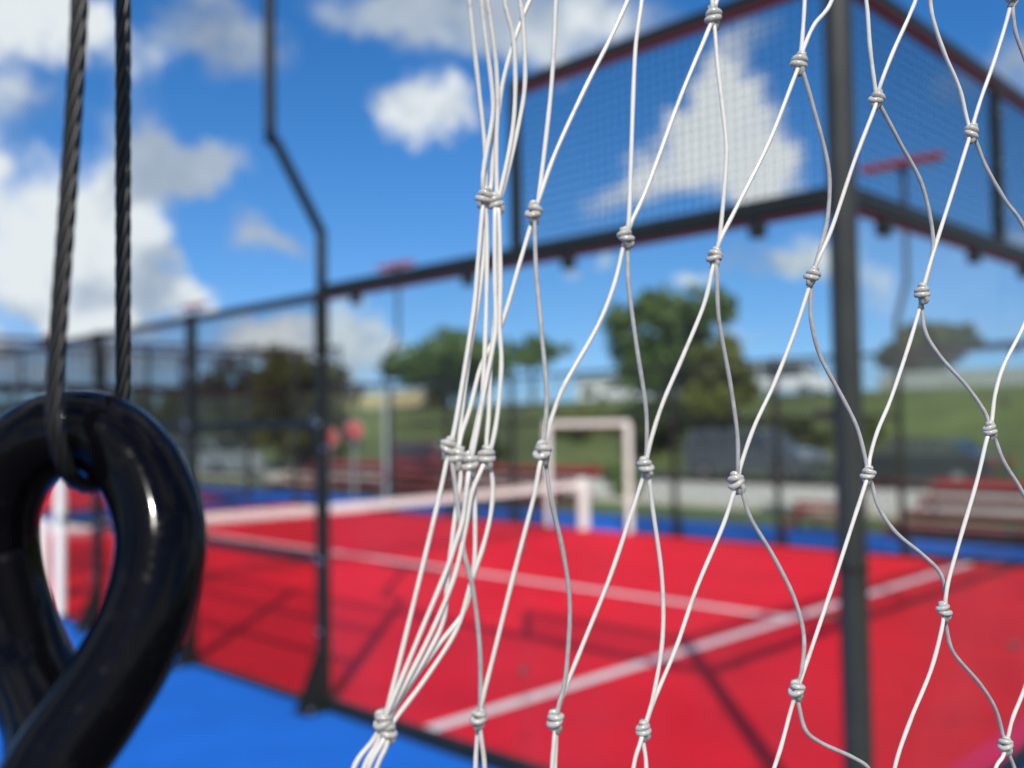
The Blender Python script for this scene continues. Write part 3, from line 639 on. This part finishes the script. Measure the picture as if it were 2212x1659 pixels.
# ---------------------------------------------------------------- foreground: rope and black hook
def hx(pts, n=14): return crom([at(p[0], p[1], p[2]*.955) for p in pts], n)
rope = thing('wire_rope', 'black twisted wire rope doubled over the glossy ring at left', 'rope', tuple(at(266, 900, .265)))
ro = rope.location
path = hx([(178, -500, 0.2605), (175, -200, 0.2583), (172, 0, 0.2561), (163, 180, 0.2550), (152, 350, 0.2539), (140, 520, 0.2517), (127, 700, 0.2495), (118, 850, 0.2478), (124, 950, 0.2478), (152, 1026, 0.2528), (200, 1051, 0.2650), (243, 1022, 0.2760), (262, 940, 0.2810), (266, 860, 0.2821), (266, 640, 0.2821), (266, 400, 0.2821), (266, 180, 0.2821), (266, 0, 0.2821), (266, -200, 0.2826), (268, -500, 0.2848)], 16)
cum = [0]
for a, b in zip(path, path[1:]): cum.append(cum[-1]+(b-a).length)
rad_t = .00218; rs = .00078; rc = rad_t-rs; pitch = .040
frames = []; ref = None
for i, p_ in enumerate(path):
    t = (path[min(i+1, len(path)-1)]-path[max(i-1, 0)]).normalized()
    ref = t.orthogonal().normalized() if ref is None else (ref-t*ref.dot(t)).normalized()
    frames.append((t, ref, t.cross(ref)))
for k in range(6):
    pts = []
    for i, p_ in enumerate(path):
        an = 2*math.pi*(k/6+cum[i]/pitch); t, a, b = frames[i]
        pts.append(p_+a*(rc*math.cos(an))+b*(rc*math.sin(an))-ro)
    link('strand', MB().tube(pts, rs, 8).data('strand', True), 'rope', rope)
link('core', MB().tube([p_-ro for p_ in path], .0009, 6).data('core', True), 'rope', rope)

hook = thing('hook', 'thick glossy black teardrop ring hanging from the wire rope at left', 'hook', tuple(at(185, 1200, .253)))
ho = hook.location; DR = .2531
def hd(x, y, side=None):
    k = max(0, min(1, (x-70)/110)); k = k if y < 1440 else (1 if side is None else side)
    return at(x, y, DR-(y-1000)*4.5e-5*k)-ho
ring = [(60, 1770), (128, 1642), (200, 1538), (268, 1430), (318, 1325), (345, 1215), (343, 1120), (305, 1020), (245, 955), (175, 932), (95, 948), (25, 1010), (-12, 1110), (-8, 1225), (22, 1340), (66, 1450), (112, 1560), (120, 1650)]
pts = crom([hd(*p) for p in [(-20, 1920)]+ring[:-4]]+[hd(*p, q_) for p, q_ in zip(ring[-4:], (0, .3, .68, .9))], 8)
link('ring_body', MB().tube(pts, [.0112]*len(pts), 32).data('ring_body', True), 'gloss', hook)
gf = (at(100, 1400, 1)-CP).normalized()*-.0090
ga = crom([hd(*p, 0)+gf for p in [(12, 1200), (45, 1330), (92, 1470), (118, 1550)]], 6)
link('gate', MB().tube(ga, .0042, 20).data('gate', True), 'matte', hook)
pv = hd(90, 1462, 0)+gf*1.42
link('rivet', MB().tube([pv+d_*.003, pv-d_*.0004], [.0016, .0010], 14).data('rivet', True), 'gloss', hook)

# ---------------------------------------------------------------- foreground: knotted net
net = thing('knotted_net', 'white nylon net of knotted diamond cords hanging in front of the court', 'net', tuple(at(1500, 800, .33)))
no = net.location
def dep(x, y): return .300+.058*max(-.32, min(1.15, (x-1050)/1100))+.004*math.sin(x*.006+y*.004)
def npt(x, y, dz=0): return at(x, y, dep(x, y)+dz)-no
KN = {  # knots: picture position
 'K1': (1541, 38), 'K2': (1727, 138), 'K3': (1894, 215), 'K4': (2098, 288), 'K5': (2187, -4),
 'Ba': (1045, 428), 'Bb': (1072, 440), 'B1': (1154, 460), 'B2': (1352, 513), 'B3': (1545, 558), 'B4': (1754, 597), 'B5': (1993, 634), 'B6': (2245, 590),
 'Ca': (968, 968), 'Cc': (988, 990), 'Cb': (1015, 1002), 'Cd': (1052, 988), 'C1': (1173, 978), 'C2': (1395, 1008), 'C3': (1593, 1043), 'C4': (1875, 1026), 'C5': (2139, 930),
 'Da': (828, 1558), 'Db': (838, 1580), 'D1': (1035, 1552), 'D2': (1200, 1557), 'D3': (1391, 1577), 'D4': (1722, 1490), 'D5': (2039, 1320), 'E5': (2174, 1610), 'D6': (2262, 1330),
 'T0': (1385, -75), 'Tm': (1212, -130), 'T1': (1575, -330), 'T2': (1742, -320), 'T3': (1832, -230), 'T4': (1996, -140), 'T5': (2230, -330),
 'F0': (720, 1990), 'F1': (1035, 1990), 'F2': (1188, 2010), 'F3': (1370, 1960), 'F4': (1610, 1850), 'F5': (1912, 1800), 'F6': (2120, 1850), 'F7': (2230, 1850)}
# one knot in three variants: two turns round the cords and a loop below
def knot_mesh(v):
    rr = random.Random(v); mb = MB(); r = .00078
    def ring(c, a, b, tilt, yaw_, sq=1.0):
        pts = []; zr = rr.uniform(-.38, .38)
        for i in range(18):
            t = 2*math.pi*i/18; q = Vector((a*math.cos(t), b*math.sin(t), .00012*math.sin(2*t+v)))
            q = Matrix.Rotation(zr, 3, 'Z') @ (Matrix.Rotation(yaw_, 3, 'Y') @ (Matrix.Rotation(tilt, 3, 'X') @ q))
            pts.append(q+Vector(c))
        mb.tube(pts, r*sq, 9, closed=True)
    # local: x right, y up, z towards viewer
    ring((rr.uniform(-.0004, .0004), .0010, 0), .00148, .00125, math.radians(72+rr.uniform(-14, 14)), 0, 1.02)
    ring((rr.uniform(-.0004, .0004), -.0002, .0001), .00160, .00135, math.radians(104+rr.uniform(-14, 14)), math.radians(rr.uniform(-15, 15)), 1.05)
    ring((rr.uniform(-.0003, .0003), -.00135, .0004), .00085, .00125, math.radians(rr.uniform(10, 35)), math.radians(rr.uniform(-40, 40)), .95)
    ring((rr.uniform(-.0003, .0003), .00195, .0002), .00080, .00090, math.radians(rr.uniform(30, 70)), math.radians(rr.uniform(-40, 40)), .85)
    mb.tube([(0, .003, 0), (.0001, 0, 0), (0, -.003, 0)], .0011, 8)
    me = mb.data('knot', True); me.materials.append(M['knot']); return me
KM = [knot_mesh(i) for i in range(5)]
BAS = Matrix(((r_.x, u_.x, -d_.x), (r_.y, u_.y, -d_.y), (r_.z, u_.z, -d_.z)))
R.seed(5)
for i, (k, (x, y)) in enumerate(KN.items()):
    o = link('knot', KM[i % 5], None, net, tuple(npt(x, y)))
    fl = -1 if R.random() < .5 else 1
    o.rotation_euler = (BAS @ Matrix.Rotation(R.uniform(-.28, .28), 3, 'Z') @ Matrix.Rotation(R.uniform(-.5, .5), 3, 'Y')).to_euler()
    s = R.uniform(1.12, 1.32); o.scale = (s*fl, s*R.uniform(.95, 1.08), s) if fl > 0 else (s, s, s)
S = [  # cords: knot, waypoints, knot
 ('B1', (1163, 430), (1188, 220), (1197, 90), (1201, 0), 'Tm'), ('B1', (1166, 425), (1200, 330), (1262, 195), (1320, 80), (1356, 0), 'T0'),
 ('B2', (1358, 480), (1362, 380), (1368, 200), (1374, 90), (1386, 0), 'T0'), ('K1', (1522, 85), (1470, 210), (1400, 400), (1364, 480), 'B2'),
 ('K1', (1545, 75), (1551, 150), (1567, 290), (1568, 360), (1556, 500), 'B3'), ('K2', (1715, 170), (1660, 310), (1590, 450), (1555, 520), 'B3'),
 ('K2', (1736, 160), (1752, 215), (1783, 330), (1792, 400), (1786, 480), (1766, 555), 'B4'), ('K3', (1887, 240), (1845, 350), (1798, 490), (1768, 560), 'B4'),
 ('K3', (1905, 235), (1945, 310), (1990, 395), (2013, 490), (2014, 550), (2000, 610), 'B5'), ('K4', (2090, 310), (2062, 400), (2024, 520), (1999, 605), 'B5'),
 ('K4', (2108, 305), (2130, 360), (2170, 430), (2212, 490), 'B6'), ('K5', (2170, 60), (2145, 140), (2120, 210), (2104, 262), 'K4'),
 ('K5', (2189, 35), (2195, 75), (2214, 128), (2260, 260), 'B6'),
 ('K1', (1546, 10), (1558, -40), (1572, -180), 'T1'), ('K1', (1539, 10), (1541, -30), (1556, -180), 'T1'),
 ('K2', (1731, 105), (1736, 40), (1739, -30), (1741, -180), 'T2'), ('K2', (1736, 105), (1758, 55), (1797, 0), (1820, -120), 'T3'),
 ('K3', (1889, 180), (1879, 100), (1871, 0), (1850, -120), 'T3'), ('K3', (1903, 180), (1930, 110), (1966, 30), (1982, -20), 'T4'),
 ('K4', (2088, 255), (2072, 190), (2040, 115), (2018, 50), (2009, 0), 'T4'), ('K5', (2190, -50), (2215, -180), 'T5'), ('K5', (2195, -60), (2232, -180), 'T5'),
 # bundle above
 ('Ba', (1049, 400), (1048, 340), (1046, 300), (1033, 180), (1018, 40), (1013, -20), (1004, -200)),
 ('Ba', (1043, 390), (1047, 350), (1064, 250), (1061, 175), (1046, 60), (1040, -10), (1030, -200)),
 ('Bb', (1073, 400), (1072, 315), (1075, 224), (1071, 133), (1059, 40), (1053, -10), (1048, -200)),
 ('Bb', (1083, 405), (1106, 290), (1113, 196), (1110, 91), (1096, 30), (1089, -10), (1075, -200)),
 ('Bb', (1088, 405), (1122, 262), (1134, 175), (1131, 63), (1126, 20), (1122, -20), (1110, -200)),
 ('Ba', (1060, 405), (1066, 310), (1077, 240), (1088, 170), (1114, 78), (1145, 0), (1190, -90), 'Tm'),
 # row B to C
 ('B1', (1149, 480), (1125, 560), (1087, 690), (1058, 750), (1036, 800), (1016, 880), (995, 945), 'Cc'), ('B1', (1155, 482), (1158, 580), (1170, 720), (1181, 850), (1176, 940), 'C1'),
 ('B2', (1346, 535), (1325, 620), (1288, 710), (1220, 830), (1196, 890), (1182, 940), 'C1'), ('B2', (1356, 535), (1358, 620), (1377, 760), (1395, 880), (1397, 965), 'C2'),
 ('B3', (1538, 585), (1520, 660), (1475, 770), (1432, 870), (1405, 955), 'C2'), ('B3', (1548, 585), (1553, 690), (1576, 820), (1592, 930), (1594, 1000), 'C3'),
 ('B4', (1748, 620), (1715, 720), (1672, 830), (1630, 920), (1602, 1000), 'C3'), ('B4', (1752, 622), (1752, 690), (1772, 770), (1815, 850), (1850, 920), (1868, 985), 'C4'),
 ('B5', (1988, 660), (1965, 740), (1925, 860), (1896, 930), (1880, 985), 'C4'), ('B5', (1992, 665), (2000, 720), (2035, 775), (2085, 830), (2118, 875), (2134, 905), 'C5'),
 ('B6', (2228, 660), (2206, 715), (2168, 790), (2150, 850), (2143, 905), 'C5'),
 # bundle B to C
 ('Ba', (1041, 465), (1033, 560), (1024, 664), (1000, 820), (980, 935), 'Ca'), ('Ba', (1047, 465), (1044, 560), (1031, 664), (1013, 770), (999, 880), (992, 950), 'Cc'),
 ('Bb', (1069, 470), (1069, 600), (1071, 700), (1064, 752), (1047, 840), (1024, 965), 'Cb'), ('Bb', (1078, 470), (1081, 600), (1079, 700), (1083, 787), (1075, 892), (1063, 960), 'Cd'),
 ('Bb', (1073, 475), (1074, 600), (1067, 710), (1060, 787), (1056, 892), (1051, 955), 'Cd'), ('Ba', (1051, 470), (1052, 560), (1050, 680), (1043, 840), (1035, 892), (1019, 965), 'Cb'),
 # row C to D
 ('C1', (1165, 1010), (1152, 1078), (1110, 1240), (1065, 1420), (1045, 1500), 'D1'), ('C1', (1180, 1010), (1190, 1078), (1216, 1190), (1231, 1310), (1222, 1460), (1208, 1520), 'D2'),
 ('C2', (1388, 1035), (1370, 1090), (1320, 1240), (1260, 1390), (1216, 1500), 'D2'), ('C2', (1402, 1035), (1410, 1100), (1430, 1250), (1431, 1380), (1412, 1500), 'D3'),
 ('C3', (1584, 1068), (1560, 1140), (1505, 1270), (1460, 1400), (1412, 1515), 'D3'), ('C3', (1603, 1063), (1622, 1120), (1670, 1200), (1715, 1290), (1736, 1370), (1733, 1440), 'D4'),
 ('C4', (1868, 1050), (1842, 1130), (1800, 1260), (1760, 1380), (1734, 1455), 'D4'), ('C4', (1884, 1048), (1898, 1095), (1935, 1150), (1995, 1200), (2032, 1240), (2043, 1290), 'D5'),
 ('C5', (2130, 955), (2110, 1040), (2078, 1150), (2050, 1250), (2043, 1290), 'D5'), ('C5', (2150, 950), (2170, 1000), (2212, 1070), (2250, 1170), 'D6'),
 ('D4', (1708, 1535), (1682, 1630), (1640, 1750), 'F4'), ('D4', (1727, 1530), (1742, 1580), (1780, 1608), (1840, 1635), (1878, 1662), (1900, 1720), 'F5'),
 ('D5', (2034, 1360), (2010, 1450), (1965, 1560), (1932, 1662), 'F5'), ('D5', (2044, 1355), (2060, 1410), (2115, 1475), (2150, 1530), (2167, 1590), 'E5'),
 ('D6', (2240, 1400), (2212, 1490), (2188, 1550), (2178, 1590), 'E5'), ('E5', (2166, 1635), (2150, 1662), (2135, 1740), 'F6'), ('E5', (2182, 1635), (2192, 1662), (2212, 1740), 'F7'),
 ('D1', (1031, 1590), (1027, 1662), (1025, 1820), 'F1'), ('D1', (1039, 1590), (1047, 1662), (1048, 1820), 'F1'),
 ('D2', (1197, 1600), (1192, 1662), (1180, 1820), 'F2'), ('D2', (1201, 1600), (1199, 1662), (1198, 1820), 'F2'),
 ('D3', (1383, 1605), (1368, 1662), (1352, 1820), 'F3'), ('D3', (1390, 1605), (1396, 1662), (1392, 1820), 'F3'),
 # bundle C to D
 ('Ca', (964, 1000), (942, 1102), (893, 1305), (845, 1500), 'Da'), ('Ca', (978, 1010), (991, 1110), (1004, 1200), (1022, 1274), (1036, 1393), (1038, 1498), 'D1'),
 ('Cd', (1064, 1040), (1060, 1110), (1043, 1183), (1019, 1253), (987, 1358), (921, 1463), (856, 1550), 'Db'),
 ('Cb', (1024, 1040), (1026, 1183), (1020, 1250), (1001, 1323), (942, 1400), (852, 1530), 'Db'),
 ('Cb', (1010, 1040), (1000, 1120), (987, 1165), (963, 1235), (912, 1358), (845, 1520), 'Da'),
 ('Cc', (995, 1030), (984, 1110), (977, 1165), (966, 1253), (958, 1340), (915, 1428), (850, 1530), 'Db'),
 ('Cd', (1035, 1025), (1018, 1070), (1006, 1140), (980, 1250), (930, 1370), (858, 1510), 'Da'),
 ('Da', (805, 1600), (763, 1662), (735, 1800), 'F0'), ('Da', (815, 1605), (785, 1662), (745, 1800), 'F0'), ('Db', (822, 1610), (795, 1662), (752, 1800), 'F0'), ('Db', (835, 1610), (812, 1662), (765, 1800), 'F0')]
for i, s in enumerate(S):
    off = R.uniform(-.0022, .0022); pl = []
    for j, q in enumerate(s):
        if isinstance(q, str): pl.append(npt(*KN[q]))
        else: pl.append(npt(*q, off))
    pts = crom(pl, 7)
    link('cord', MB().tube(pts, [.00073*(1+.07*math.sin(j*.9+i)*math.sin(j*.37)) for j in range(len(pts))], 10).data('cord', True), 'twine_shade' if (pl[-1]-pl[0]).dot(r_) > .0012 and (pl[-1]-pl[0]).dot(u_) < 0 else 'twine', net)
